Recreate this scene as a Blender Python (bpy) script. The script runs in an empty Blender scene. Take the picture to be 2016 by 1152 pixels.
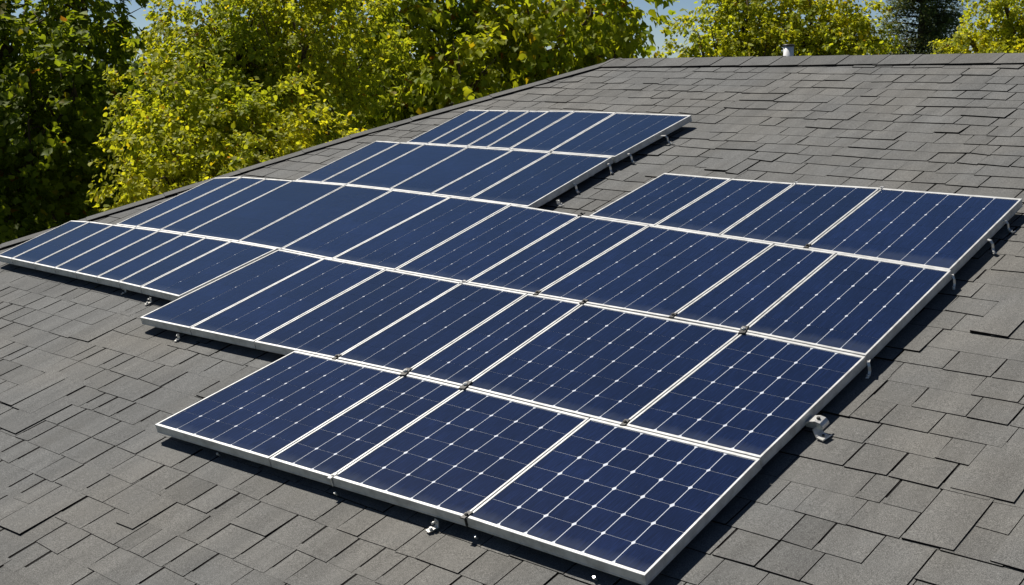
import bpy, bmesh, math, random
import numpy as np
from mathutils import Vector, Matrix
random.seed(7)
rng = np.random.default_rng(11)
scene = bpy.context.scene
COL = scene.collection
R = math.radians

# ---------------------------------------------------------------- roof frame
PITCH = R(16.4)
CP, SP = math.cos(PITCH), math.sin(PITCH)
Z0 = 2.53                        # height of the roof plane at v = 0
def W(u, v, w=0.0):              # roof coordinates (across, up the slope, off the roof) -> world
    return Vector((u, v*CP - w*SP, Z0 + v*SP + w*CP))
ROOF = Matrix(((1,0,0,0),(0,CP,-SP,0),(0,SP,CP,Z0),(0,0,0,1)))
HP = 0.105                       # top of the panels above the roof

# ---------------------------------------------------------------- camera
cam = bpy.data.cameras.new('camera')
cam.sensor_width = 36.0
cam.lens = 45.41
cam.clip_start = 0.1
cam.clip_end = 2000
camo = bpy.data.objects.new('camera', cam); COL.objects.link(camo)
RIGHT = Vector((0.741687, 0.670746, -0.000422)).normalized()
FWD = Vector((-0.659230, 0.728838, -0.184970)).normalized()
UP = RIGHT.cross(FWD).normalized()
CAM = W(0, 0, HP + 3.1)
M = Matrix((RIGHT, UP, -FWD)).transposed().to_4x4()
M.translation = CAM
camo.matrix_world = M
scene.camera = camo
def at(x, y, d):                 # a point d metres ahead, seen at photo position x, y
    return CAM + d*(FWD + RIGHT*((x-1008)/2543.0) - UP*((y-576)/2543.0))

# ---------------------------------------------------------------- world and sun
SUNDIR = ROOF.to_3x3() @ Vector((-0.70, 0.38, 1.0)); SUNDIR.normalize()   # towards the sun
EL = math.asin(SUNDIR.z); AZ = math.atan2(SUNDIR.x, SUNDIR.y)
world = bpy.data.worlds.new('World'); scene.world = world
world.use_nodes = True
nt = world.node_tree; nt.nodes.clear()
sky = nt.nodes.new('ShaderNodeTexSky'); sky.sky_type = 'NISHITA'; sky.sun_disc = False
sky.sun_elevation = EL; sky.sun_rotation = AZ
sky.altitude = 4500; sky.air_density = 0.8; sky.dust_density = 0.0; sky.ozone_density = 2.0
bg = nt.nodes.new('ShaderNodeBackground'); bg.inputs['Strength'].default_value = 0.05
wo = nt.nodes.new('ShaderNodeOutputWorld')
nt.links.new(sky.outputs[0], bg.inputs[0]); nt.links.new(bg.outputs[0], wo.inputs[0])
sl = bpy.data.lights.new('sun', 'SUN'); sl.energy = 5.0; sl.angle = R(0.5); sl.color = (1.0, 0.95, 0.86)
so = bpy.data.objects.new('sun', sl); COL.objects.link(so)
so.rotation_euler = SUNDIR.to_track_quat('Z', 'Y').to_euler()
so.location = (0, 0, 30)
scene.view_settings.view_transform = 'Standard'
scene.view_settings.look = 'None'
scene.view_settings.exposure = 0.3
scene.view_settings.gamma = 1.0
scene.view_settings.use_curve_mapping = False

# ---------------------------------------------------------------- helpers
def tag(o, label=None, cat=None, group=None, kind=None):
    if label: o['label'] = label
    if cat: o['category'] = cat
    if group: o['group'] = group
    if kind: o['kind'] = kind
    return o
def empty(name, mat4, parent=None):
    o = bpy.data.objects.new(name, None); COL.objects.link(o)
    o.empty_display_size = 0.1
    if parent: o.parent = parent
    else: o.matrix_world = mat4
    return o
def obj(name, me, mats, parent=None):
    if not isinstance(mats, (list, tuple)): mats = [mats]
    o = bpy.data.objects.new(name, me); COL.objects.link(o)
    for m in mats: me.materials.append(m)
    if parent: o.parent = parent
    return o
class MB:                                                 # collects shapes, becomes ONE mesh
    def __init__(s): s.v = []; s.f = []; s.m = []; s.sm = []
    def face(s, idx, m=0, smooth=False): s.f.append(tuple(idx)); s.m.append(m); s.sm.append(smooth)
    def hexa(s, b, t, m=0, mtop=None):                    # b, t: four corners anticlockwise from above
        n = len(s.v); s.v += [tuple(p) for p in b] + [tuple(p) for p in t]
        s.face((n+3, n+2, n+1, n), m); s.face((n+4, n+5, n+6, n+7), m if mtop is None else mtop)
        for i in range(4):
            j = (i+1) % 4; s.face((n+i, n+j, n+4+j, n+4+i), m)
    def box(s, x0, x1, y0, y1, z0, z1, m=0):
        s.hexa([(x0,y0,z0),(x1,y0,z0),(x1,y1,z0),(x0,y1,z0)], [(x0,y0,z1),(x1,y0,z1),(x1,y1,z1),(x0,y1,z1)], m)
    def tube(s, pts, rads, seg=10, m=0, cap=True):
        pts = [Vector(p) for p in pts]; base = None; n0 = len(s.v)
        up = Vector((0,0,1))
        for i, p in enumerate(pts):
            d = (pts[min(i+1, len(pts)-1)] - pts[max(i-1, 0)]).normalized()
            a = d.cross(up if abs(d.z) < 0.95 else Vector((1,0,0))).normalized()
            if base is not None and a.dot(base) < 0: a = -a
            base = a; b = d.cross(a)
            for k in range(seg):
                an = 2*math.pi*k/seg
                s.v.append(tuple(p + (a*math.cos(an) + b*math.sin(an))*rads[i]))
        for i in range(len(pts)-1):
            for k in range(seg):
                k2 = (k+1) % seg
                s.face((n0+i*seg+k, n0+i*seg+k2, n0+(i+1)*seg+k2, n0+(i+1)*seg+k), m, True)
        if cap:
            s.face([n0+k for k in range(seg)], m); e = n0+(len(pts)-1)*seg
            s.face([e+k for k in reversed(range(seg))], m)
    def strip(s, pts, width, th, axis, m=0):              # bent metal strap: a profile swept along its width
        pts = [Vector(p) for p in pts]; ax = Vector(axis).normalized()
        for i in range(len(pts)-1):
            a, b = pts[i], pts[i+1]; d = (b-a).normalized(); n = d.cross(ax).normalized()*th*0.5; h = ax*width*0.5
            e = d*th*0.35
            a2, b2 = a-e, b+e
            s.hexa([a2-h-n, b2-h-n, b2+h-n, a2+h-n], [a2-h+n, b2-h+n, b2+h+n, a2+h+n], m)
    def mesh(s, name):
        me = bpy.data.meshes.new(name); me.from_pydata(s.v, [], s.f); me.update()
        me.polygons.foreach_set('material_index', s.m); me.polygons.foreach_set('use_smooth', s.sm)
        bm = bmesh.new(); bm.from_mesh(me); bmesh.ops.recalc_face_normals(bm, faces=bm.faces); bm.to_mesh(me); bm.free()
        return me
    def build(s, name, mats, parent=None): return obj(name, s.mesh(name), mats, parent)

# ---------------------------------------------------------------- materials
def newmat(name):
    m = bpy.data.materials.new(name); m.use_nodes = True
    t = m.node_tree; b = t.nodes['Principled BSDF']
    return m, t, b
def N(t, kind, **kw):
    n = t.nodes.new(kind)
    for k, v in kw.items(): setattr(n, k, v)
    return n
def mixc(t, a, b, fac=None, blend='MIX'):
    n = t.nodes.new('ShaderNodeMix'); n.data_type = 'RGBA'; n.blend_type = blend
    for i, v in ((6, a), (7, b)):
        if isinstance(v, tuple): n.inputs[i].default_value = (*v, 1)
        else: t.links.new(v, n.inputs[i])
    if isinstance(fac, float): n.inputs[0].default_value = fac
    elif fac is not None: t.links.new(fac, n.inputs[0])
    return n.outputs[2]
def noise(t, scale, detail=3, rough=0.5, vec=None, out=0):
    n = t.nodes.new('ShaderNodeTexNoise'); n.inputs['Scale'].default_value = scale
    n.inputs['Detail'].default_value = detail; n.inputs['Roughness'].default_value = rough
    if vec is not None: t.links.new(vec, n.inputs['Vector'])
    return n.outputs[out]
def ramp(t, src, stops):
    n = t.nodes.new('ShaderNodeValToRGB'); e = n.color_ramp.elements
    while len(e) < len(stops): e.new(0.5)
    for i, (p, c) in enumerate(stops):
        e[i].position = p; e[i].color = (*c, 1) if isinstance(c, tuple) else (c, c, c, 1)
    t.links.new(src, n.inputs[0]); return n.outputs[0]
def objvec(t, sx=1, sy=1, sz=1):
    tc = t.nodes.new('ShaderNodeTexCoord'); mp = t.nodes.new('ShaderNodeMapping')
    mp.inputs['Scale'].default_value = (sx, sy, sz)
    t.links.new(tc.outputs['Object'], mp.inputs['Vector']); return mp.outputs[0]
def bump(t, b, src, strength, dist):
    n = t.nodes.new('ShaderNodeBump'); n.inputs['Strength'].default_value = strength; n.inputs['Distance'].default_value = dist
    t.links.new(src, n.inputs['Height']); t.links.new(n.outputs[0], b.inputs['Normal'])

def shingle_mat():
    m, t, b = newmat('shingle_granules')
    ov = objvec(t)
    at_ = N(t, 'ShaderNodeAttribute', attribute_name='tint')
    g = noise(t, 260, 3, 0.7, ov); sp = ramp(t, g, [(0.30, 0.35), (0.5, 0.95), (0.72, 1.9)])
    g2 = noise(t, 75, 4, 0.75, ov); sp2 = ramp(t, g2, [(0.32, 0.80), (0.68, 1.18)])
    big = noise(t, 0.55, 4, 0.6, ov); st = ramp(t, big, [(0.42, 0.0), (0.66, 1.0)])
    c = mixc(t, (0.134, 0.136, 0.136), (0.154, 0.149, 0.139), st)
    streak = noise(t, 1.0, 5, 0.65, objvec(t, 6, 0.8, 1)); ss = ramp(t, streak, [(0.38, 0.86), (0.62, 1.08)])
    c = mixc(t, c, at_.outputs['Color'], 1.0, 'MULTIPLY')
    c = mixc(t, c, sp, 1.0, 'MULTIPLY'); c = mixc(t, c, sp2, 1.0, 'MULTIPLY'); c = mixc(t, c, ss, 1.0, 'MULTIPLY')
    t.links.new(c, b.inputs['Base Color']); b.inputs['Roughness'].default_value = 0.9
    b.inputs['Specular IOR Level'].default_value = 0.25
    bump(t, b, g, 0.6, 0.0025)
    return m
def plain(name, col, rough=0.5, metal=0.0, nscale=8.0, var=0.12, spec=0.5):
    m, t, b = newmat(name)
    n = noise(t, nscale, 5, 0.6, objvec(t))
    lo = tuple(x*(1-var) for x in col); hi = tuple(min(1, x*(1+var)) for x in col)
    t.links.new(ramp(t, n, [(0.35, lo), (0.65, hi)]), b.inputs['Base Color'])
    b.inputs['Roughness'].default_value = rough; b.inputs['Metallic'].default_value = metal
    b.inputs['Specular IOR Level'].default_value = spec
    return m
SHINGLE = shingle_mat()
ASPHALT = plain('asphalt_edge', (0.012, 0.0115, 0.011), 0.95, 0, 60, 0.3, 0.1)
def alu_mat():
    m, t, b = newmat('anodised_aluminium')
    n = noise(t, 14, 6, 0.65, objvec(t)); 
    t.links.new(ramp(t, n, [(0.3, (0.38, 0.38, 0.375)), (0.55, (0.56, 0.565, 0.565)), (0.75, (0.63, 0.63, 0.63))]), b.inputs['Base Color'])
    n2 = noise(t, 40, 4, 0.6, objvec(t, 0.2, 1, 1))
    t.links.new(ramp(t, n2, [(0.3, 0.42), (0.7, 0.6)]), b.inputs['Roughness'])
    b.inputs['Metallic'].default_value = 0.25
    return m
ALU = alu_mat()
STEEL = plain('bright_steel', (0.68, 0.67, 0.64), 0.28, 0.45, 30, 0.15)
DARKMETAL = plain('dark_metal', (0.06, 0.058, 0.055), 0.5, 0.5, 40, 0.3)
def cell_mat():
    m, t, b = newmat('silicon_cells')
    at_ = N(t, 'ShaderNodeAttribute', attribute_name='tint')
    geo = N(t, 'ShaderNodeTexCoord')
    sc = noise(t, 1.0, 5, 0.75, objvec(t, 150, 7, 1)); s = ramp(t, sc, [(0.35, 0.60), (0.60, 1.2), (0.78, 2.6)])
    big = noise(t, 2.2, 4, 0.6, objvec(t)); s2 = ramp(t, big, [(0.35, 0.88), (0.65, 1.14)])
    c = mixc(t, (0.0060, 0.0125, 0.047), at_.outputs['Color'], 1.0, 'MULTIPLY')
    c = mixc(t, c, s, 1.0, 'MULTIPLY'); c = mixc(t, c, s2, 1.0, 'MULTIPLY')
    # dust and small white flecks lying on the glass
    d = noise(t, 1.0, 6, 0.8, objvec(t, 60, 16, 1)); df = ramp(t, d, [(0.62, 0.0), (0.78, 0.34)])
    big2 = noise(t, 1.6, 3, 0.5, objvec(t)); dm = ramp(t, big2, [(0.45, 0.0), (0.62, 1.0)])
    mm = N(t, 'ShaderNodeMath', operation='MULTIPLY'); t.links.new(df, mm.inputs[0]); t.links.new(dm, mm.inputs[1])
    c = mixc(t, c, (0.22, 0.26, 0.34), mm.outputs[0])
    # rain-washed dust that has settled against the lower frame
    tc = N(t, 'ShaderNodeTexCoord'); sx = N(t, 'ShaderNodeSeparateXYZ'); t.links.new(tc.outputs['Object'], sx.inputs[0])
    dn = noise(t, 1.0, 5, 0.7, objvec(t, 14, 5, 1)); ad = N(t, 'ShaderNodeMath', operation='MULTIPLY_ADD')
    t.links.new(dn, ad.inputs[0]); ad.inputs[1].default_value = -0.09; t.links.new(sx.outputs['Y'], ad.inputs[2])
    c = mixc(t, c, (0.16, 0.18, 0.21), ramp(t, ad.outputs[0], [(0.0, 0.12), (0.05, 0.0)]))
    t.links.new(c, b.inputs['Base Color'])
    b.inputs['Roughness'].default_value = 0.14
    b.inputs['Specular IOR Level'].default_value = 0.75
    b.inputs['IOR'].default_value = 1.45
    b.inputs['Sheen Weight'].default_value = 0.62; b.inputs['Sheen Roughness'].default_value = 0.32; b.inputs['Sheen Tint'].default_value = (0.38, 0.64, 1.0, 1)
    return m
CELL = cell_mat()
BACK = plain('white_backsheet', (0.56, 0.60, 0.68), 0.35, 0, 30, 0.06)
WHITEPIPE = plain('white_pipe', (0.78, 0.78, 0.78), 0.5, 0, 20, 0.08)
WALL = plain('render_wall', (0.55, 0.52, 0.46), 0.85, 0, 6, 0.08)
WHITEWOOD = plain('painted_board', (0.7, 0.7, 0.68), 0.6, 0, 9, 0.05)
GRASS = plain('lawn', (0.05, 0.085, 0.022), 0.95, 0, 3, 0.4)

# ---------------------------------------------------------------- ground
g = MB(); g.v += [(-400,-400,0),(400,-400,0),(400,400,0),(-400,400,0)]; g.face((0,1,2,3))
tag(g.build('ground', GRASS), kind='structure')

# ---------------------------------------------------------------- house and roof
VE = 0.6                                                   # v of the front eave
HIP = [(-13.12, VE), (-11.15, 4.74), (-9.84, 7.87), (-8.44, 10.51)]
UR = 8.0
def hip_u(v):
    for (u0, v0), (u1, v1) in zip(HIP, HIP[1:]):
        if v <= v1: return u0 + (u1-u0)*(v-v0)/(v1-v0)
    return HIP[-1][0]
def ridge_v(u): return 10.51 + (u+8.44)*0.055
house = empty('house', Matrix.Translation(Vector((-2.5, 9.5, 0))))
tag(house, 'house with a grey asphalt shingle roof that carries the solar panels', 'house')
HINV = Matrix.Translation(Vector((2.5, -9.5, 0)))
HR = HINV @ ROOF
def hb(name, mb, mats, parent=house, roofspace=True):
    o = mb.build(name, mats, parent)
    if parent is house and roofspace: o.matrix_local = HR
    elif parent is house: o.matrix_local = HINV
    return o
# deck: dark underlay under the front tiles, and the three faces turned away, as one closed shell
rd = MB()
def wl(p): return ROOF.inverted() @ p
hipw = [Vector((u, v, 0)) for u, v in HIP]
yr = W(*HIP[-1]).y
def mirror(p):                                              # to the other side of the ridge
    q = W(p[0], p[1], 0) if not isinstance(p, Vector) else ROOF @ p
    return wl(Vector((q.x, 2*yr - q.y, q.z)))
rr = Vector((UR, ridge_v(UR), 0)); fr = Vector((UR, VE, 0))
rd.v += [tuple(p) for p in hipw] + [tuple(rr), tuple(fr)]   # 0..3 hip, 4 right end of ridge, 5 front right
rd.face((0, 5, 4, 3, 2, 1), 0)
bl = mirror(hipw[0]); b1 = mirror(hipw[1]); b2 = mirror(hipw[2]); br = mirror(fr)
n = len(rd.v); rd.v += [tuple(bl), tuple(b1), tuple(b2), tuple(br)]
rd.face((n, n+1, 1, 0), 1); rd.face((n+1, n+2, 2, 1), 1); rd.face((n+2, 3, 2), 1)
rd.face((n+3, 4, 3, n+2, n+1, n), 1)
rd.face((5, n+3, 4), 1); rd.face((0, n, n+3, 5), 0)
roof = hb('roof', rd, [ASPHALT, SHINGLE])
ca = roof.data.color_attributes.new('tint', 'FLOAT_COLOR', 'POINT')
ca.data.foreach_set('color', [0.9]*(4*len(roof.data.vertices)))
roof['label'] = 'low pitched grey shingle roof with a ridge and a hip'

# the front slope's tiles: real overlapping tabs of uneven thickness and width
sh = MB(); tints = []
def tile(u0, u1, v0, v1, t, gap, lift=0.0, tint=1.0, j=0.006):
    a, b = u0 + gap*0.5, u1 - gap*0.5
    hl0, hl1 = hip_u(v0) + 0.02, hip_u(v1) + 0.02
    if b < min(hl0, hl1) + 0.02: return
    ju = [random.uniform(-j*0.35, j*0.35) for _ in range(4)]; jv = [random.uniform(-j, j) for _ in range(2)]
    nseg = 2
    c = [(max(a+ju[0], hl0), v0+jv[0]), (max(b+ju[1], hl0+0.01), v0+jv[1]), (max(b+ju[2], hl1+0.01), v1), (max(a+ju[3], hl1), v1)]
    tt = [t*random.uniform(0.85, 1.15), t*random.uniform(0.85, 1.15)]
    base = len(sh.v)
    top = 0.0018 + lift
    b4 = [(p[0], p[1], 0.0005) for p in c]
    t4 = [(c[0][0], c[0][1], tt[0]+lift), (c[1][0], c[1][1], tt[1]+lift), (c[2][0], c[2][1], top), (c[3][0], c[3][1], top)]
    # bevelled butt edge: a small ledge in front
    sh.hexa(b4, t4, 1, 0)
    tints.extend([tint]*8)
v = VE; row = 0
E0 = 0.198
while v < 11.3:
    E = E0*random.uniform(0.94, 1.06)
    u = -13.3 + random.uniform(0, 0.3)
    while u < 7.9:
        r = random.random()
        w = random.uniform(0.12, 0.19) if r < 0.22 else random.uniform(0.19, 0.28) if r < 0.80 else random.uniform(0.28, 0.44)
        uc = u + w/2
        if v + E*0.6 < ridge_v(uc) and u + w > hip_u(v) - 0.05:
            gap = random.choice((0.0015, 0.003, 0.007, 0.008, 0.009, 0.010, 0.012))
            t = random.choice((0.004, 0.006, 0.007, 0.008, 0.010))
            left = min(1.0, max(0.0, (-uc-3.2)/2.5))*min(1.0, max(0.0, (6.5-v)/2.0))   # the lower left slope has weathered, open joints
            far = min(1.0, max(0.0, (v-5.0)/3.0))
            gap = gap*(1 + 0.75*left + 0.15*far) + (0.003*left); t = t*(1 - 0.30*left + 0.20*far)
            tint = random.gauss(1.0, 0.038)
            if random.random() < 0.05: tint *= 0.88
            vtop = min(v+E+0.05, ridge_v(uc)+0.02)
            d = random.random()
            if d < 0.035 and VE+0.1 < v < 7.0:      # a tab that hangs over the course below it
                tile(u, u+w, v-E0, vtop, t+0.004, gap, 0.0032, tint)
            elif d < 0.06 and v < 8.0:
                tile(u, u+w, v-E0*random.uniform(0.2, 0.5), vtop, t+0.003, gap, 0.003, tint)
            else:
                tile(u, u+w, v, vtop, t, gap, 0, tint, 0.005 + 0.011*far)
        u += w
    v += E; row += 1
def add_tint(o, tl):
    ca = o.data.color_attributes.new('tint', 'FLOAT_COLOR', 'POINT')
    arr = np.ones((len(tl), 4), np.float32); arr[:, :3] = np.array(tl, np.float32)[:, None]
    ca.data.foreach_set('color', arr.ravel())
tiles = sh.build('shingle_courses', [SHINGLE, ASPHALT], roof); add_tint(tiles, tints)

# ridge and hip caps: folded tiles, each lapping the next
def cap_line(A, B, side, w1, w2, step, name):
    """A, B on the fold (roof coordinates); side: direction lying in the front slope, other: in the slope behind"""
    mb = MB(); tl = []
    A = Vector(A); B = Vector(B); L = (B-A).length; d = (B-A)/L
    s1, s2 = Vector(side[0]).normalized(), Vector(side[1]).normalized()
    nrm = (Vector((0,0,1)) + (s1.cross(s2) if s1.cross(s2).z > 0 else -s1.cross(s2))).normalized()
    k = 0.0
    while k < L:
        st = step*random.uniform(0.85, 1.15)
        a = A + d*k; b = A + d*min(L+0.02, k+st*1.12)
        hi, lo = random.uniform(0.023, 0.026), 0.019
        w1_, w2_ = w1*random.uniform(0.985, 1.015), w2
        P = []
        for p, h in ((a, hi), (b, lo)):
            P.append([p + s1*w1_ + Vector((0,0,h)), p + s1*0.025 + nrm*h, p + s2*0.025 + nrm*h, p + s2*w2_ + nrm*h])
        Q = []
        for p in (a, b):
            Q.append([p + s1*w1_ + Vector((0,0,-0.002)), p + s1*0.03, p + s2*0.03, p + s2*w2_ - nrm*0.01])
        n0 = len(mb.v)
        for g4 in (P[0], P[1], Q[0], Q[1]): mb.v += [tuple(x) for x in g4]
        for i in range(3):
            mb.face((n0+i, n0+i+1, n0+5+i, n0+4+i), 0)
            mb.face((n0+8+i, n0+9+i, n0+13+i, n0+12+i), 1)
            mb.face((n0+i, n0+i+1, n0+9+i, n0+8+i), 1); mb.face((n0+4+i, n0+5+i, n0+13+i, n0+12+i), 1)
        mb.face((n0, n0+4, n0+12, n0+8), 1); mb.face((n0+3, n0+7, n0+15, n0+11), 1)
        ti = random.gauss(0.86, 0.05); tl += [ti]*16
        k += st
    o = mb.build(name, [SHINGLE, ASPHALT], roof); add_tint(o, tl)
    return o
backdir = (mirror(Vector((0, 5, 0))) - mirror(Vector((0, 6, 0))))
for (p0, p1) in zip(HIP, HIP[1:]):
    d = Vector((p1[0]-p0[0], p1[1]-p0[1], 0)).normalized()
    s1 = Vector((d.y, -d.x, 0))                              # into the front slope
    # direction lying in the left slope, square to the hip
    eave = Vector((0, 1, 0)); eave = ROOF.inverted().to_3x3() @ Vector((0, 1, 0))
    hd = d
    s2 = (eave - hd*eave.dot(hd)).normalized()
    if s2.x > 0: s2 = -s2
    cap_line((p0[0], p0[1], 0), (p1[0], p1[1], 0), (s1, s2), 0.165, 0.16, 0.75, 'hip_cap')
cap_line((UR, ridge_v(UR), 0), (HIP[-1][0]-0.03, HIP[-1][1], 0), ((0, -1, 0), backdir), 0.32, 0.2, 0.34, 'ridge_cap')

# walls, fascia and gutter below (seen only from the side)
wm = MB(); ye0 = W(0, VE).y; ye1 = 2*yr - ye0; ze = W(0, VE).z
wm.box(-12.6, UR-0.3, ye0+0.45, ye1-0.45, 0, ze-0.02)
hb('wall', wm, WALL, roofspace=False)
fb = MB(); fb.box(-13.12, UR, ye0-0.03, ye0, ze-0.2, ze+0.0); fb.box(-13.15, -13.12, ye0, ye1, ze-0.2, ze)
hb('fascia', fb, WHITEWOOD, roofspace=False)
# vent pipe behind the ridge
vp = W(-6.57, 10.612, 0); dd = Vector((-0.50, 0.872, 0)).normalized()
vc = vp + dd*0.38 + Vector((0.07, 0.06, 0))
pm = MB(); pm.tube([(vc.x, vc.y, vp.z-0.35), (vc.x, vc.y, vp.z+0.106)], [0.050, 0.050], 24)
pipe = hb('vent_pipe', pm, WHITEPIPE, roofspace=False)
pc = MB(); pc.tube([(vc.x, vc.y, vp.z+0.106), (vc.x, vc.y, vp.z+0.122), (vc.x, vc.y, vp.z+0.128)], [0.058, 0.058, 0.045], 24)
rc = pc.build('rain_cap', DARKMETAL, pipe)
pipe['label'] = 'short white vent pipe with a dark cap behind the ridge'

# ---------------------------------------------------------------- solar panels
def interp(pts, u):
    if u <= pts[0][0]:
        (u0, v0), (u1, v1) = pts[0], pts[1]
    elif u >= pts[-1][0]:
        (u0, v0), (u1, v1) = pts[-2], pts[-1]
        return v1
    else:
        for (u0, v0), (u1, v1) in zip(pts, pts[1:]):
            if u <= u1: break
    if u < pts[0][0]: return v0
    return v0 + (v1-v0)*(u-u0)/(u1-u0)
B0 = [(-6.248,3.126),(-4.794,3.176),(-3.888,3.208),(-2.865,3.215)]
B12 = [(-7.811,4.062),(-6.584,4.101),(-5.783,4.138),(-5.224,4.155),(-4.756,4.161),(-3.875,4.158),(-2.896,4.158)]
B23 = [(-10.375,5.250),(-9.326,5.290),(-8.282,5.312),(-7.758,5.304),(-7.138,5.282),(-6.542,5.270),(-5.802,5.262),(-5.226,5.258),(-4.139,5.250),(-3.652,5.235),(-2.905,5.192)]
B34 = [(-10.06,6.40),(-9.738,6.487),(-9.088,6.524),(-8.37,6.548),(-7.801,6.548),(-7.101,6.532),(-6.445,6.51),(-5.742,6.455),(-5.11,6.413),(-4.096,6.345),(-3.672,6.320),(-2.94,6.260)]
B45 = [(-9.067,7.57),(-8.392,7.575),(-7.362,7.588),(-6.291,7.575)]
B4R = [(-5.62,7.331),(-5.029,7.323),(-4.513,7.330),(-3.892,7.358),(-2.966,7.362)]
B5 = [(-8.731,8.512),(-8.238,8.538),(-7.778,8.574),(-7.489,8.598),(-7.026,8.605),(-6.22,8.613)]
BL = [(-10.56,4.42),(-8.6,4.425),(-7.77,4.409)]
BLT = [(-10.64,5.215),(-10.375,5.250)] + B23[1:]
ROWS = [
 ('the front row', B0, B12, [(-6.245,-6.160),(-5.237,-5.205),(-4.757,-4.741),(-3.864,-3.872),(-2.866,-2.893)], [6,3,5,6], 6),
 ('the second row from the front', B12, B23, [(-7.806,-7.758),(-7.231,-7.200),(-6.556,-6.531),(-5.800,-5.790),(-5.214,-5.219),(-4.759,-4.776),(-3.665,-3.650),(-2.896,-2.904)], [2,3,4,3,3,7,5], 6),
 ('the short row at far left', BL, BLT, [(-10.56,-10.64),(-10.297,-10.375),(-9.925,-10.010),(-9.590,-9.675),(-9.270,-9.340),(-8.955,-9.000),(-8.643,-8.690),(-8.338,-8.361),(-7.820,-7.775)], [1,1,1,1,1,1,1,2], 5),
 ('the long third row', B23, B34, [(-9.99,-10.05),(-9.693,-9.738),(-9.350,-9.409),(-8.995,-9.050),(-8.290,-8.366),(-7.745,-7.781),(-7.125,-7.097),(-6.453,-6.445),(-5.760,-5.735),(-5.158,-5.105),(-4.139,-4.103),(-3.653,-3.664),(-2.907,-2.929)], [1,1,1,1,1,2,3,4,4,6,3,5], 6),
 ('the fourth row, left block', B34, B45, [(-9.031,-9.067),(-8.697,-8.737),(-8.372,-8.415),(-7.832,-7.878),(-7.342,-7.355),(-6.895,-6.925),(-6.271,-6.284)], [1,1,1,1,2,3], 6),
 ('the fourth row, right block', B34, B4R, [(-5.665,-5.620),(-5.068,-5.025),(-4.530,-4.514),(-3.884,-3.892),(-2.941,-2.962)], [4,3,4,6], 6),
 ('the topmost row', B45, B5, [(-8.674,-8.731),(-8.393,-8.471),(-8.160,-8.231),(-7.905,-7.990),(-7.675,-7.766),(-7.411,-7.481),(-6.962,-7.016),(-6.265,-6.223)], [1,1,1,1,1,2,4], 6),
]
ORD = ['first', 'second', 'third', 'fourth', 'fifth', 'sixth', 'seventh', 'eighth', 'ninth', 'tenth', 'eleventh', 'twelfth']
NUM = {2: 'two', 3: 'three', 4: 'four', 5: 'five', 6: 'six', 7: 'seven'}
TH = 0.052
def lerp(a, b, t): return a + (b-a)*t
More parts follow.
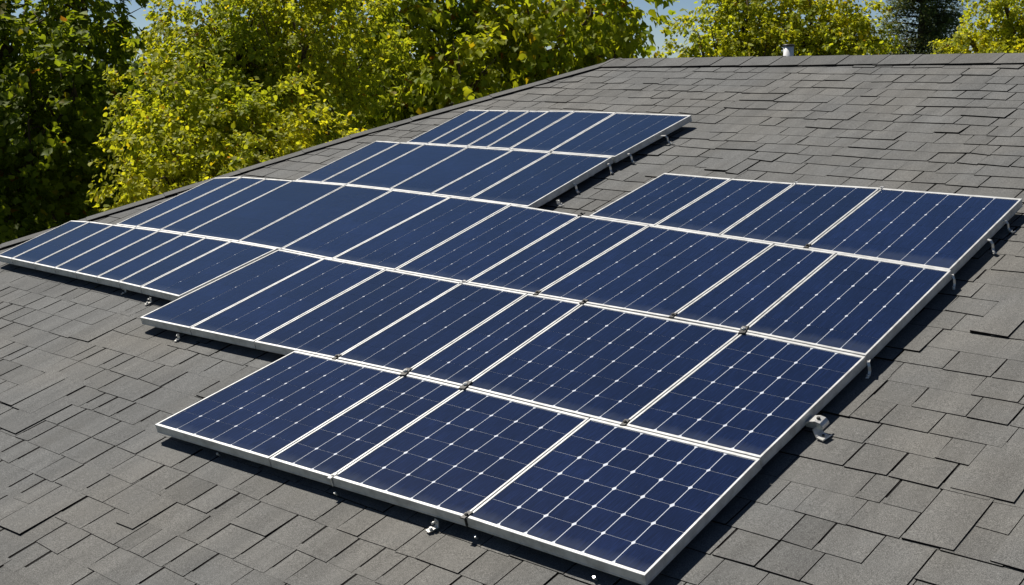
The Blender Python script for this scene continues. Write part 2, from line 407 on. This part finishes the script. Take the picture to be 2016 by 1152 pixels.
def make_panel(corners, nc, nr, label, tilt):
    near = min(1.0, max(0.0, (9.2-math.hypot(corners[0][0], corners[0][1]))/4.0))
    bl_, br_, tr_, tl_ = [Vector((p[0], p[1])) for p in corners]
    org = Vector((bl_.x, bl_.y, HP-TH))
    root = empty('solar_panel', ROOF @ Matrix.Translation(org))
    tag(root, label, 'solar panel', 'solar panels bolted in rows on the shingle roof')
    def P(s, t):                                             # s, t in 0..1 over the panel
        a = bl_.lerp(br_, s); b = tl_.lerp(tr_, s); return a.lerp(b, t)
    wu = (br_-bl_).length; hv = (tl_-bl_).length
    def L(p, z): return (p.x-org.x, p.y-org.y, z + tilt[0]*(p.x-org.x) + tilt[1]*(p.y-org.y))
    fu, fv = (0.009 if nc == 1 else 0.0125)/wu, 0.018/hv
    # frame: outer wall, rolled top face with a raised inner step, inner wall
    f = MB()
    def ring(ins_u, ins_v, z):
        n = len(f.v)
        for s, t in ((ins_u, ins_v), (1-ins_u, ins_v), (1-ins_u, 1-ins_v), (ins_u, 1-ins_v)): f.v.append(L(P(s, t), z))
        return n
    eu, ev = 0.0016/wu, 0.0016/hv
    rings = [ring(2.2*fu, 2.0*fv, 0.001), ring(0, 0, 0.0), ring(0, 0, 0.006), ring(eu, ev, 0.007), ring(eu, ev, TH-0.010), ring(0, 0, TH-0.009),
             ring(0, 0, TH-0.0015), ring(eu, ev, TH), ring(fu*0.9, fv*0.9, TH), ring(fu, fv, TH-0.0012), ring(fu, fv, TH-0.006)]
    for a, b in zip(rings, rings[1:]):
        for i in range(4):
            j = (i+1) % 4; f.face((a+i, a+j, b+j, b+i))
    me = f.mesh('frame'); obj('frame', me, ALU, root)
    # white backsheet
    bs = MB(); n = len(bs.v)
    for z in (TH-0.0085, TH-0.0045):
        for s, t in ((fu*0.95, fv*0.95), (1-fu*0.95, fv*0.95), (1-fu*0.95, 1-fv*0.95), (fu*0.95, 1-fv*0.95)): bs.v.append(L(P(s, t), z))
    bs.face((3,2,1,0)); bs.face((4,5,6,7))
    for i in range(4): bs.face((i, (i+1) % 4, 4+(i+1) % 4, 4+i))
    bs.build('backsheet', BACK, root)
    # cells: blue wafers with cut corners, thin bright gaps between columns, hairline gaps between rows
    cm = MB(); tl = []; ptint = random.uniform(0.86, 1.16)
    mu, mv = fu + 0.003/wu, fv + 0.003/hv
    cw, ch = (1-2*mu)/nc, (1-2*mv)/nr
    gu, gv = (0.0013+0.0010*near)/wu, (0.00025+0.00070*near)/hv
    cu, cv = (0.003+0.0055*near)/wu, (0.006+0.009*near)/hv
    for i in range(nc):
        for k in range(nr):
            s0, s1 = mu+i*cw+(gu if i else 0), mu+(i+1)*cw-(gu if i < nc-1 else 0)
            t0, t1 = mv+k*ch+(gv if k else 0), mv+(k+1)*ch-(gv if k < nr-1 else 0)
            L_, R_ = i > 0, i < nc-1
            pts = []
            q = random.uniform(0.75, 1.2)
            def corner(s, t, ds, dt, cut, first_s):
                if not cut: pts.append((s, t)); return
                if first_s: pts.append((s+ds*cu*q, t)); pts.append((s, t+dt*cv*q))
                else: pts.append((s, t+dt*cv*q)); pts.append((s+ds*cu*q, t))
            corner(s0, t0, 1, 1, L_, False); corner(s1, t0, -1, 1, R_, True)
            corner(s1, t1, -1, -1, R_, False); corner(s0, t1, 1, -1, L_, True)
            n = len(cm.v); z = TH-0.0038
            for s, t in pts: cm.v.append(L(P(s, t), z))
            cm.face(range(n, n+len(pts)))
            tl += [ptint*random.gauss(1.0, 0.05)]*len(pts)
    o = cm.build('cells', CELL, root); add_tint(o, tl)
    return root
for (rname, vb, vt, seps, ncs, nr) in ROWS:
    n = len(ncs)
    for i in range(n):
        (ub0, ut0), (ub1, ut1) = seps[i], seps[i+1]
        g = 0.0042
        gt = 0.0035
        cs = [(ub0+g, interp(vb, ub0)+gt), (ub1-g, interp(vb, ub1)+gt), (ut1-g, interp(vt, ut1)-gt), (ut0+g, interp(vt, ut0)-gt)]
        wd = ub1-ub0
        if i == 0: pos = 'leftmost in ' + rname
        elif i == n-1: pos = 'rightmost in ' + rname
        else: pos = ORD[i] + ' from the left in ' + rname
        look = ('narrow plain blue' if wd < 0.42 else 'plain blue') if ncs[i] == 1 else 'blue ' + NUM[ncs[i]] + '-column'
        tilt = (random.gauss(0, 0.0012), random.gauss(0, 0.0012))
        make_panel(cs, ncs[i], nr, look + ' solar panel, ' + pos, tilt)

# ---------------------------------------------------------------- mounting rails (one bolted rack)
rack = empty('mounting_rack', ROOF @ Matrix.Translation(Vector((-6, 4, 0))))
tag(rack, 'aluminium rack of rails and feet hidden under the blue solar panels', 'mounting rack')
RINV = Matrix.Translation(Vector((6, -4, 0)))
for (u0, u1, vs) in ((-6.10,-2.93,(3.38,3.95)), (-7.68,-2.96,(4.40,4.98)), (-10.45,-7.85,(4.6,5.1)), (-9.9,-2.99,(5.55,6.1)), (-8.9,-6.33,(6.8,7.35)), (-5.55,-3.02,(6.7,7.15)), (-8.55,-6.32,(7.85,8.35))):
    for v in vs:
        r_ = MB(); r_.box(u0, u1, v-0.016, v+0.016, 0.024, HP-TH-0.002)
        o = r_.build('rail', ALU, rack); o.matrix_local = RINV
        k = u0+0.3
        while k < u1-0.1:
            ft = MB(); ft.box(k-0.03, k+0.03, v-0.05, v+0.05, 0.012, 0.0235); k += 1.6
            o = ft.build('rail_foot', DARKMETAL, rack); o.matrix_local = RINV

# ---------------------------------------------------------------- clamps between panels
def make_clamp(u, v, style, label, rot=0.0):
    root = empty('panel_clamp', ROOF @ Matrix.Translation(Vector((u, v, HP-TH))) @ Matrix.Rotation(rot, 4, 'Z'))
    tag(root, label, 'clamp', 'small clamps holding neighbouring panels')
    b = MB()
    if style == 'dark': L_, Wd, hh, mat = 0.030, 0.016, 0.010, DARKMETAL
    elif style == 'big': L_, Wd, hh, mat = 0.044, 0.022, 0.013, DARKMETAL
    else: L_, Wd, hh, mat = 0.026, 0.014, 0.006, STEEL
    b.box(-0.002, 0.002, -L_*0.6, L_*0.6, 0.0, TH)                # web down between the frames
    b.hexa([(-Wd,-L_,TH+0.0008),(Wd,-L_,TH+0.0008),(Wd,L_,TH+0.0008),(-Wd,L_,TH+0.0008)],
           [(-Wd*0.8,-L_*0.92,TH+hh*0.6),(Wd*0.8,-L_*0.92,TH+hh*0.6),(Wd*0.8,L_*0.92,TH+hh*0.6),(-Wd*0.8,L_*0.92,TH+hh*0.6)])
    b.build('clamp_plate', mat, root)
    h = MB(); h.tube([(0,0,TH+hh*0.5), (0,0,TH+hh*1.35)], [Wd*0.62, Wd*0.56], 6); h.tube([(0,0,TH+hh*1.35), (0,0,TH+hh*1.6)], [Wd*0.36, Wd*0.3], 10)
    h.build('bolt_head', STEEL if style != 'dark' else DARKMETAL, root)
    return root
for u, v, st, lb, ro in (
  (-5.800,4.150,'dark','dark clamp where the gap beside the second row\'s third panel meets the joint', 0.1),
  (-5.214,4.162,'big','dark clamp on the front joint above the front row\'s first seam', 0.3),
  (-4.750,4.170,'big','large dark clamp where four panels meet behind the front row', 0.2),
  (-5.790,5.262,'bright','tiny round clamp on the second joint, at the fourth seam from left', 0.0),
  (-5.158,5.275,'dark','dark clamp at the foot of the six-column panel, long third row', 0.2),
  (-4.776,5.262,'dark','dark clamp at the top left corner of the seven-column panel', 0.0),
  (-4.135,5.272,'dark','small dark clamp at the foot of the third row\'s three-column panel', 0.1),
  (-3.650,5.240,'big','large dark clamp above the seam of the second row\'s last two panels', 0.3),
  (-3.672,4.178,'dark','dark clamp at the foot of the seam left of the five-column panel', 0.2),
  (-5.735,6.462,'dark','dark clamp at the inner corner where bare shingles meet the panels', 0.0),
  (-3.883,6.355,'dark','dark clamp at the foot of the right block\'s last seam', 0.1),
  (-4.514,7.322,'bright','bright clamp at the top of the right block\'s middle seam', 0.0),
  (-3.892,7.350,'bright','bright clamp at the top of the right block\'s last seam', 0.0),
  (-6.945,7.590,'bright','bright clamp on the joint below the topmost row\'s last seam', 0.0),
  (-4.757,3.190,'bright','bright clamp at the front end of the front row\'s middle seam', 0.0),
  (-3.864,3.222,'dark','dark clamp at the front end of the front row\'s last seam', 0.0)):
    make_clamp(u, v, st, lb, ro)

# ---------------------------------------------------------------- brackets at the array's edges
GB = 'metal brackets sticking out along the panel edges'
def frame_at(u, v, rot=0.0): return ROOF @ Matrix.Translation(Vector((u, v, 0.012))) @ Matrix.Rotation(rot, 4, 'Z')
def make_hook(u, v, label, rot=0.0, s=1.0):
    s *= 0.72; u -= 0.012                      # bent strap from the frame's side down to the roof
    root = empty('edge_hook', frame_at(u, v, rot)); tag(root, label, 'bracket', GB)
    b = MB()
    b.strip([(-0.055*s, 0, 0.066), (-0.004, 0, 0.068), (0.010*s, 0.004, 0.050), (0.012*s, 0.004, 0.024), (0.030*s, 0, 0.006), (0.062*s, -0.012*s, 0.003), (0.078*s, -0.008*s, 0.016*s)], 0.024*s, 0.005, (0, 1, 0))
    b.build('strap', STEEL, root)
    h = MB(); h.tube([(0.044*s, -0.004, 0.004), (0.044*s, -0.004, 0.016)], [0.009, 0.008], 6); h.build('bolt', STEEL, root)
def make_foot(u, v, label, rot=0.0, s=1.0):
    s *= 0.8                      # L-shaped foot with a bolt
    root = empty('roof_foot', frame_at(u, v, rot)); tag(root, label, 'bracket', GB)
    b = MB(); b.strip([(0, -0.045*s, 0.003), (0, 0.015*s, 0.003), (0, 0.020*s, 0.036)], 0.034*s, 0.005, (1, 0, 0)); b.build('foot_plate', STEEL, root)
    h = MB(); h.tube([(0.004, -0.024*s, 0.004), (0.004, -0.024*s, 0.020*s)], [0.011*s, 0.009*s], 6)
    h.tube([(0, 0.012*s, 0.030), (0, -0.012*s, 0.031)], [0.007*s, 0.006*s], 8); h.build('bolt', STEEL, root)
def make_bolt(u, v, label):
    root = empty('rail_bolt', frame_at(u, v)); tag(root, label, 'bolt', 'small bolts below the front frame')
    b = MB(); b.tube([(0,0.01,0), (0,0,0.016)], [0.005, 0.005], 8); b.build('shank', STEEL, root)
    h = MB(); h.tube([(0,0,0.014), (0,-0.002,0.024)], [0.008, 0.007], 6); h.build('bolt_head', STEEL, root)
make_hook(-6.17, 8.16, 'silver bent hook furthest up the topmost row\'s right edge', 0.1, 1.15)
make_hook(-6.21, 7.71, 'silver hook at the lower end of the topmost row\'s right edge', -0.2, 1.0)
make_hook(-6.24, 7.47, 'silver hook at the top of the fourth row\'s open right edge', -0.5, 1.0)
make_hook(-6.25, 7.04, 'curved silver hook halfway down the fourth row\'s open right edge', -0.3, 1.0)
make_foot(-6.215, 6.78, 'silver foot in the shadow beside the bare patch of shingles', 1.2, 1.1)
make_hook(-2.93, 7.05, 'thin silver hook beside the right block, nearest the frame\'s right side', -0.1, 0.95)
make_hook(-2.90, 6.75, 'knobbly silver bracket beside the right block\'s lower right edge', -0.6, 0.9)
make_hook(-2.905, 6.24, 'small silver tab at the joint between third row and right block', -1.0, 0.7)
make_hook(-2.875, 5.17, 'silver tab hanging at the joint of the second and third rows', -1.2, 0.85)
make_foot(-7.36, 4.05, 'shiny foot in the shadow under the second row\'s left end', 0.2, 0.8)
make_foot(-8.20, 4.385, 'pale foot under the front edge of the far left row', -0.2, 1.0)
make_foot(-8.62, 4.44, 'small dark foot below the step in the far left row\'s edge', 0.0, 0.8)
make_foot(-4.05, 3.175, 'crumpled bright foot on the shingles below the front row\'s third panel', -0.3, 1.1)
make_bolt(-5.70, 3.150, 'small bolt under the front row\'s first panel')
make_bolt(-4.73, 3.160, 'small bolt below the front row\'s middle seam')
make_bolt(-3.80, 3.190, 'small bolt just right of the front row\'s last seam')
make_bolt(-3.12, 3.190, 'pale bolt below the front row\'s rightmost panel')
# the large bracket beside the second row's right edge
root = empty('splice_bracket', frame_at(-2.850, 4.57, 0.0) @ Matrix.Diagonal((0.82, 0.82, 0.9, 1))); tag(root, 'large shiny curved bracket beside the right edge of the second row', 'bracket', GB)
b = MB()
b.strip([(-0.085,0.03,0.050),(-0.045,0.03,0.066),(-0.005,0.03,0.074),(0.025,0.03,0.068),(0.040,0.03,0.050),(0.042,0.03,0.040)], 0.075, 0.006, (0,1,0))
b.box(-0.07,0.032,0.0,0.006,0.030,0.062)
b.build('saddle', STEEL, root)
b = MB(); b.strip([(0.0,0.0,0.040),(0.015,-0.01,0.018),(0.03,-0.02,0.006),(0.075,-0.03,0.003),(0.085,-0.03,0.012)], 0.066, 0.006, (0.2,1,0)); b.build('base_plate', STEEL, root)
b = MB(); b.tube([(0.0,0.03,0.074),(0.0,0.03,0.086)],[0.012,0.010],6); b.build('bolt', DARKMETAL, root)
b = MB(); b.tube([(0.05,-0.02,0.005),(0.05,-0.02,0.016)],[0.009,0.008],6); b.build('bolt', DARKMETAL, root)

# ---------------------------------------------------------------- trees
BARK = plain('bark', (0.10, 0.075, 0.052), 0.95, 0, 14, 0.4, 0.2)
def leaf_mat(name, trans=0.5):
    m = bpy.data.materials.new(name); m.use_nodes = True; t = m.node_tree; t.nodes.clear()
    at_ = N(t, 'ShaderNodeAttribute', attribute_name='tint')
    out = N(t, 'ShaderNodeOutputMaterial')
    p = N(t, 'ShaderNodeBsdfPrincipled'); p.inputs['Roughness'].default_value = 0.6; p.inputs['Specular IOR Level'].default_value = 0.25
    tr = N(t, 'ShaderNodeBsdfTranslucent')
    t.links.new(at_.outputs['Color'], p.inputs['Base Color'])
    tc = mixc(t, at_.outputs['Color'], (1.35, 1.25, 0.6), 1.0, 'MULTIPLY')
    t.links.new(tc, tr.inputs['Color'])
    mx = N(t, 'ShaderNodeMixShader'); mx.inputs[0].default_value = trans
    t.links.new(p.outputs[0], mx.inputs[1]); t.links.new(tr.outputs[0], mx.inputs[2]); t.links.new(mx.outputs[0], out.inputs[0])
    return m
LEAF = leaf_mat('leaves', 0.62)
NEEDLE = leaf_mat('needles', 0.35)
def norm(a): return a/np.maximum(np.linalg.norm(a, axis=-1, keepdims=True), 1e-9)
def leaves_mesh(name, pos, tdir, ndir, L, wr, colr, shape='ovate'):
    n = len(pos); t = norm(tdir); s = norm(np.cross(ndir, t)); nn = np.cross(t, s)
    if shape == 'lobed':
        prof = np.array([(0,0,0),(0.12,0.30,0.05),(0.42,0.50,0.10),(0.62,0.24,0.05),(1.0,0,-0.08),(0.62,-0.24,0.05),(0.42,-0.50,0.10),(0.12,-0.30,0.05)])
        fc = [(0,1,2,3,4),(0,4,5,6,7)]
    elif shape == 'needle':
        prof = np.array([(0,0.0,0),(0.4,0.5,0.05),(1.0,0,-0.05),(0.4,-0.5,0.05)])
        fc = [(0,1,2),(0,2,3)]
    else:
        prof = np.array([(0,0,0),(0.28,0.42,0.08),(0.66,0.36,0.06),(1.0,0,-0.07),(0.66,-0.36,0.06),(0.28,-0.42,0.08)])
        fc = [(0,1,2,3),(0,3,4,5)]
    k = len(prof); fl = len(fc[0])
    V = (pos[:,None,:] + L[:,None,None]*(prof[None,:,0:1]*t[:,None,:] + wr*prof[None,:,1:2]*s[:,None,:] + prof[None,:,2:3]*nn[:,None,:])).reshape(-1,3)
    F = (np.array(fc)[None] + (np.arange(n)*k)[:,None,None]).reshape(-1, fl)
    me = bpy.data.meshes.new(name)
    me.vertices.add(len(V)); me.vertices.foreach_set('co', V.astype(np.float32).ravel())
    me.loops.add(F.size); me.loops.foreach_set('vertex_index', F.astype(np.int32).ravel())
    me.polygons.add(len(F)); me.polygons.foreach_set('loop_start', (np.arange(len(F))*fl).astype(np.int32))
    me.polygons.foreach_set('loop_total', np.full(len(F), fl, np.int32))
    me.update(calc_edges=True)
    ca = me.color_attributes.new('tint', 'FLOAT_COLOR', 'POINT')
    cc = np.ones((n, k, 4), np.float32); cc[:,:,:3] = colr[:,None,:]
    ca.data.foreach_set('color', cc.ravel())
    return me
def palette(n, pos, cols, seed, patch=0.9):
    """leaf colours: neighbours share a hue, with yellow and rusty leaves here and there"""
    r = np.random.default_rng(seed)
    ph = r.uniform(0, 6.28, (4,3)); fr = r.uniform(1.0, 2.4, (4,3))
    x = sum(np.sin(pos[:,i%3]*fr[i,0]+ph[i,0]+np.sin(pos[:,(i+1)%3]*fr[i,1]+ph[i,1])*1.5) for i in range(4))/4
    k = np.clip(0.5 + 0.5*x*patch + r.normal(0, 0.22, n), 0, 1)[:,None]
    c = np.array(cols[0])*(1-k) + np.array(cols[1])*k
    m = r.random(n)
    c[m < cols[4]] = cols[2]; c[m > 1-cols[5]] = cols[3]
    return c*r.lognormal(0, 0.16, n)[:,None]
def tree(name, label, cat, base, top_z, blobs, leafL, wr, cols, seed, dens=1.0, shape='ovate', tr=0.18, group=None, droop=0.5):
    """blobs: (centre Vector, radius, vertical squash). trunk with limbs into every blob, crown of separate leaves on twigs"""
    root = empty(name, Matrix.Translation(Vector((base[0], base[1], 0)))); tag(root, label, cat, group)
    r = np.random.default_rng(seed); b0 = np.array((base[0], base[1], 0.0))
    tm = MB(); hub = Vector((0,0, min(b[0].z for b in blobs)*0.75))
    tm.tube([(0,0,-0.1),(0.05,0.02,hub.z*0.3),(-0.04,0.05,hub.z*0.7),hub], [tr*1.5,tr*1.1,tr*0.95,tr*0.85], 12)
    for c, rad, sq in blobs:
        e = c - Vector(b0); mid = hub.lerp(e, 0.5) + Vector((0,0,0.25*rad))
        tm.tube([hub*0.95, mid, e, e+Vector((r.normal(0,.2),r.normal(0,.2),rad*0.6))], [tr*0.6, tr*0.36, tr*0.2, tr*0.05], 8)
        for _ in range(9):
            dv = Vector(norm(r.normal(size=3)))*rad*0.85; dv.z = dv.z*sq
            st = mid.lerp(e, r.uniform(0.3, 1.0))
            tm.tube([st, st.lerp(e+dv, 0.55)+Vector((0,0,0.08)), e+dv], [tr*0.14, tr*0.08, tr*0.02], 5)
    tm.build('trunk', BARK, root)
    P, T, Nn, Ls = [], [], [], []
    C = np.array([tuple(b[0]) for b in blobs]); RD = np.array([b[1] for b in blobs]); SQ = np.array([b[2] for b in blobs])
    for bi in range(len(blobs)):
        c, rad, sq = C[bi], RD[bi], SQ[bi]
        ntw = int(dens*95*(rad/leafL/7)**2)
        d = norm(r.normal(size=(ntw,3)))
        # lumps: the crown is made of boughs with hollows between them
        nb = int(8+10*rad*rad); bd = norm(r.normal(size=(nb,3))); bl_ = r.uniform(0.85, 1.22, nb)
        cs_ = d@bd.T; cosm = cs_.max(1); far_ = bl_[cs_.argmax(1)]
        bough = np.clip((cosm-0.86)/0.11, 0, 1)**0.7
        rf = np.where(r.random(ntw) < 0.25, r.uniform(0.2, 0.7, ntw), (0.50+0.52*bough*far_) + r.normal(0, 0.04, ntw))
        tp = c + d*rad*rf[:,None]*np.array([1,1,sq])
        k = int(16)
        tw = norm(d + r.normal(0,0.45,(ntw,3)) + np.array([0,0,-0.25*droop]))
        s = r.uniform(0, 1, (ntw,k))*leafL*3.0
        sag = (s**2)*droop*0.55/(leafL*3.6)
        pos = tp[:,None,:] + tw[:,None,:]*s[:,:,None] + r.normal(0, leafL*0.42, (ntw,k,3)); pos[:,:,2] -= sag
        pos = pos.reshape(-1,3); m = len(pos)
        out = np.repeat(d, k, 0)
        td = norm(np.repeat(tw, k, 0)*0.5 + r.normal(0,0.6,(m,3)) + np.array([0,0,-droop]) )
        nd = norm(out*0.75 + np.array([-0.1,0,0.65]) + r.normal(0,0.32,(m,3)))
        nd = norm(nd - (nd*td).sum(1,keepdims=True)*td*0.98)
        P.append(pos); T.append(td); Nn.append(nd); Ls.append(leafL*np.clip(r.normal(1,0.24,m),0.45,1.6))
    P = np.concatenate(P); T = np.concatenate(T); Nn = np.concatenate(Nn); Ls = np.concatenate(Ls)
    col = palette(len(P), P, cols, seed)
    me = leaves_mesh('crown', P-b0, T, Nn, Ls, wr, col, shape)
    obj('crown', me, LEAF, root)
    return root, len(P)
YG = ((0.26,0.33,0.028),(0.47,0.47,0.03),(0.52,0.42,0.02),(0.34,0.17,0.03),0.025,0.006)
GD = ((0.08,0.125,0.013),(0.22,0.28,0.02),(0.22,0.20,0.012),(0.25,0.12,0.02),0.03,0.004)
GM = ((0.17,0.25,0.02),(0.40,0.43,0.026),(0.32,0.25,0.012),(0.34,0.15,0.02),0.04,0.010)
NT = 0
def bl3(l, d, lean=1.15):     # crowns step back with height, so that their tops face the light
    return [(at(x, y, d+dz-(y-150)*d/2543*lean), r_, s_) for x, y, r_, s_, dz in l]
_, k = tree('broadleaf_tree', 'dark green broadleaf tree with large leaves at the far left', 'tree', tuple(at(-60,300,19.5))[:2], 9,
  bl3([(10,60,1.6,1,0),(150,190,1.05,1,-.5),(60,330,1.3,1,0),(-180,200,2.0,1,0),(170,20,1.1,1,0),(215,330,.75,1,1),(120,470,1.1,1,0.5),(250,450,.8,1,1.5),(-120,470,1.5,1,0)], 19.5, 0.5),
  0.115, 0.92, GD, 1, 0.8, 'lobed'); NT += k
_, k = tree('broadleaf_tree', 'bright yellow-green tree beyond the hip, left of the middle', 'tree', tuple(at(470,300,18.3))[:2], 9,
  bl3([(470,95,1.05,1,0),(360,240,.95,1,-.3),(335,370,.78,1,-.5),(490,300,1.1,1,0),(600,120,1.2,1,.2),(590,380,.9,1,0),(560,-40,1.2,1,.3),(400,120,.65,1,0),(440,440,.9,1,0)], 17.4),
  0.062, 0.85, YG, 2, 0.95, 'ovate'); NT += k
_, k = tree('broadleaf_tree', 'tall green tree with big drooping leaves behind the middle of the roof', 'tree', tuple(at(930,200,24.2))[:2], 10,
  bl3([(720,70,1.5,1,0),(860,60,1.25,1,.3),(950,10,1.0,1,.5),(905,170,.95,1,-.8),(1050,70,1.35,1,0),(1165,30,1.15,1,0),(1210,110,.62,1,0),(760,240,1.0,1,0),(650,290,1.1,1,.5),(1000,200,.9,1,.8),(860,290,1.0,1,.8)], 22.6, 0.7),
  0.145, 0.92, GM, 3, 0.95, 'lobed', droop=0.8); NT += k
_, k = tree('broadleaf_tree', 'yellow-green tree behind the white vent pipe', 'tree', tuple(at(1540,100,28))[:2], 10,
  bl3([(1385,110,.85,1,0),(1480,50,1.15,1,0),(1600,40,1.2,1,-.3),(1680,80,.80,1,0),(1500,150,1.2,1,.5),(1650,170,1.2,1,.5),(1440,0,.6,1,0)], 27),
  0.080, 0.9, YG, 4, 1.0, 'ovate'); NT += k
_, k = tree('broadleaf_tree', 'yellow-green tree at the upper right corner behind the ridge', 'tree', tuple(at(2080,100,27))[:2], 10,
  bl3([(1925,105,.72,1,0),(1985,50,.9,1,0),(2100,30,1.3,1,0),(1960,170,1.1,1,.5),(2140,150,1.4,1,0)], 26),
  0.078, 0.85, YG, 5, 1.0, 'ovate'); NT += k
# far-off wood closing the view between the near trees
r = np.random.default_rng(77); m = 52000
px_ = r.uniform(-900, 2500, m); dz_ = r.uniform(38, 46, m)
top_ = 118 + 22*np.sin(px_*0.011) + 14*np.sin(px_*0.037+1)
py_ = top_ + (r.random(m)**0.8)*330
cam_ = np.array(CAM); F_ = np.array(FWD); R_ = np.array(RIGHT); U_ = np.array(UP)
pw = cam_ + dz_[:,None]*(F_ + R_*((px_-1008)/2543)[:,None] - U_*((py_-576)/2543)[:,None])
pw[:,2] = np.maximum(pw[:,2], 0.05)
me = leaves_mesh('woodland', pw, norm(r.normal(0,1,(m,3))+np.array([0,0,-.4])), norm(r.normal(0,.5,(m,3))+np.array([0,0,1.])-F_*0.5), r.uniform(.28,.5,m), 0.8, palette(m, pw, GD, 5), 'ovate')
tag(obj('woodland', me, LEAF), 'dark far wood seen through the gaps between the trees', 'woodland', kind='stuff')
# conifer between the last two
def conifer(label, base, H, seed, cols):
    root = empty('conifer', Matrix.Translation(Vector((base[0], base[1], 0)))); tag(root, label, 'tree')
    r = np.random.default_rng(seed); tm = MB()
    tm.tube([(0,0,-0.1),(0,0,H*0.5),(0,0,H)], [0.2,0.12,0.02], 10)
    P, T, Nn, Ls = [], [], [], []
    z = 1.0
    while z < H-0.1:
        rad = (H-z)*0.24+0.15
        for b in range(9):
            a = r.uniform(0, 6.28); L = rad*r.uniform(0.6, 1.1); d = np.array([math.cos(a), math.sin(a), 0.12])
            tm.tube([(0,0,z), tuple(np.array([0,0,z])+d*L*0.6), tuple(np.array([0,0,z-0.12*L])+d*L)], [0.03,0.018,0.006], 5)
            m = int(150*L); s = r.random(m)**0.7*L
            pos = np.array([0,0,z]) + d*s[:,None] + r.normal(0, 0.10, (m,3)); pos[:,2] -= 0.12*s
            P.append(pos); T.append(norm(d+r.normal(0,0.5,(m,3)))); Nn.append(norm(np.array([0,0,1.])+r.normal(0,0.4,(m,3)))); Ls.append(r.uniform(0.08,0.17,m))
        z += 0.20
    P = np.concatenate(P); tm.build('trunk', BARK, root)
    me = leaves_mesh('crown', P, np.concatenate(T), np.concatenate(Nn), np.concatenate(Ls), 0.30, palette(len(P), P, cols, seed), 'needle')
    obj('crown', me, NEEDLE, root); return len(P)
GC = ((0.12,0.16,0.075),(0.20,0.23,0.10),(0.24,0.20,0.09),(0.12,0.09,0.05),0.04,0.01)
NT += conifer('dark grey-green conifer between the two yellow-green trees at right', tuple(at(1815,60,33))[:2], 10.2, 9, GC)
print('leaves', NT)
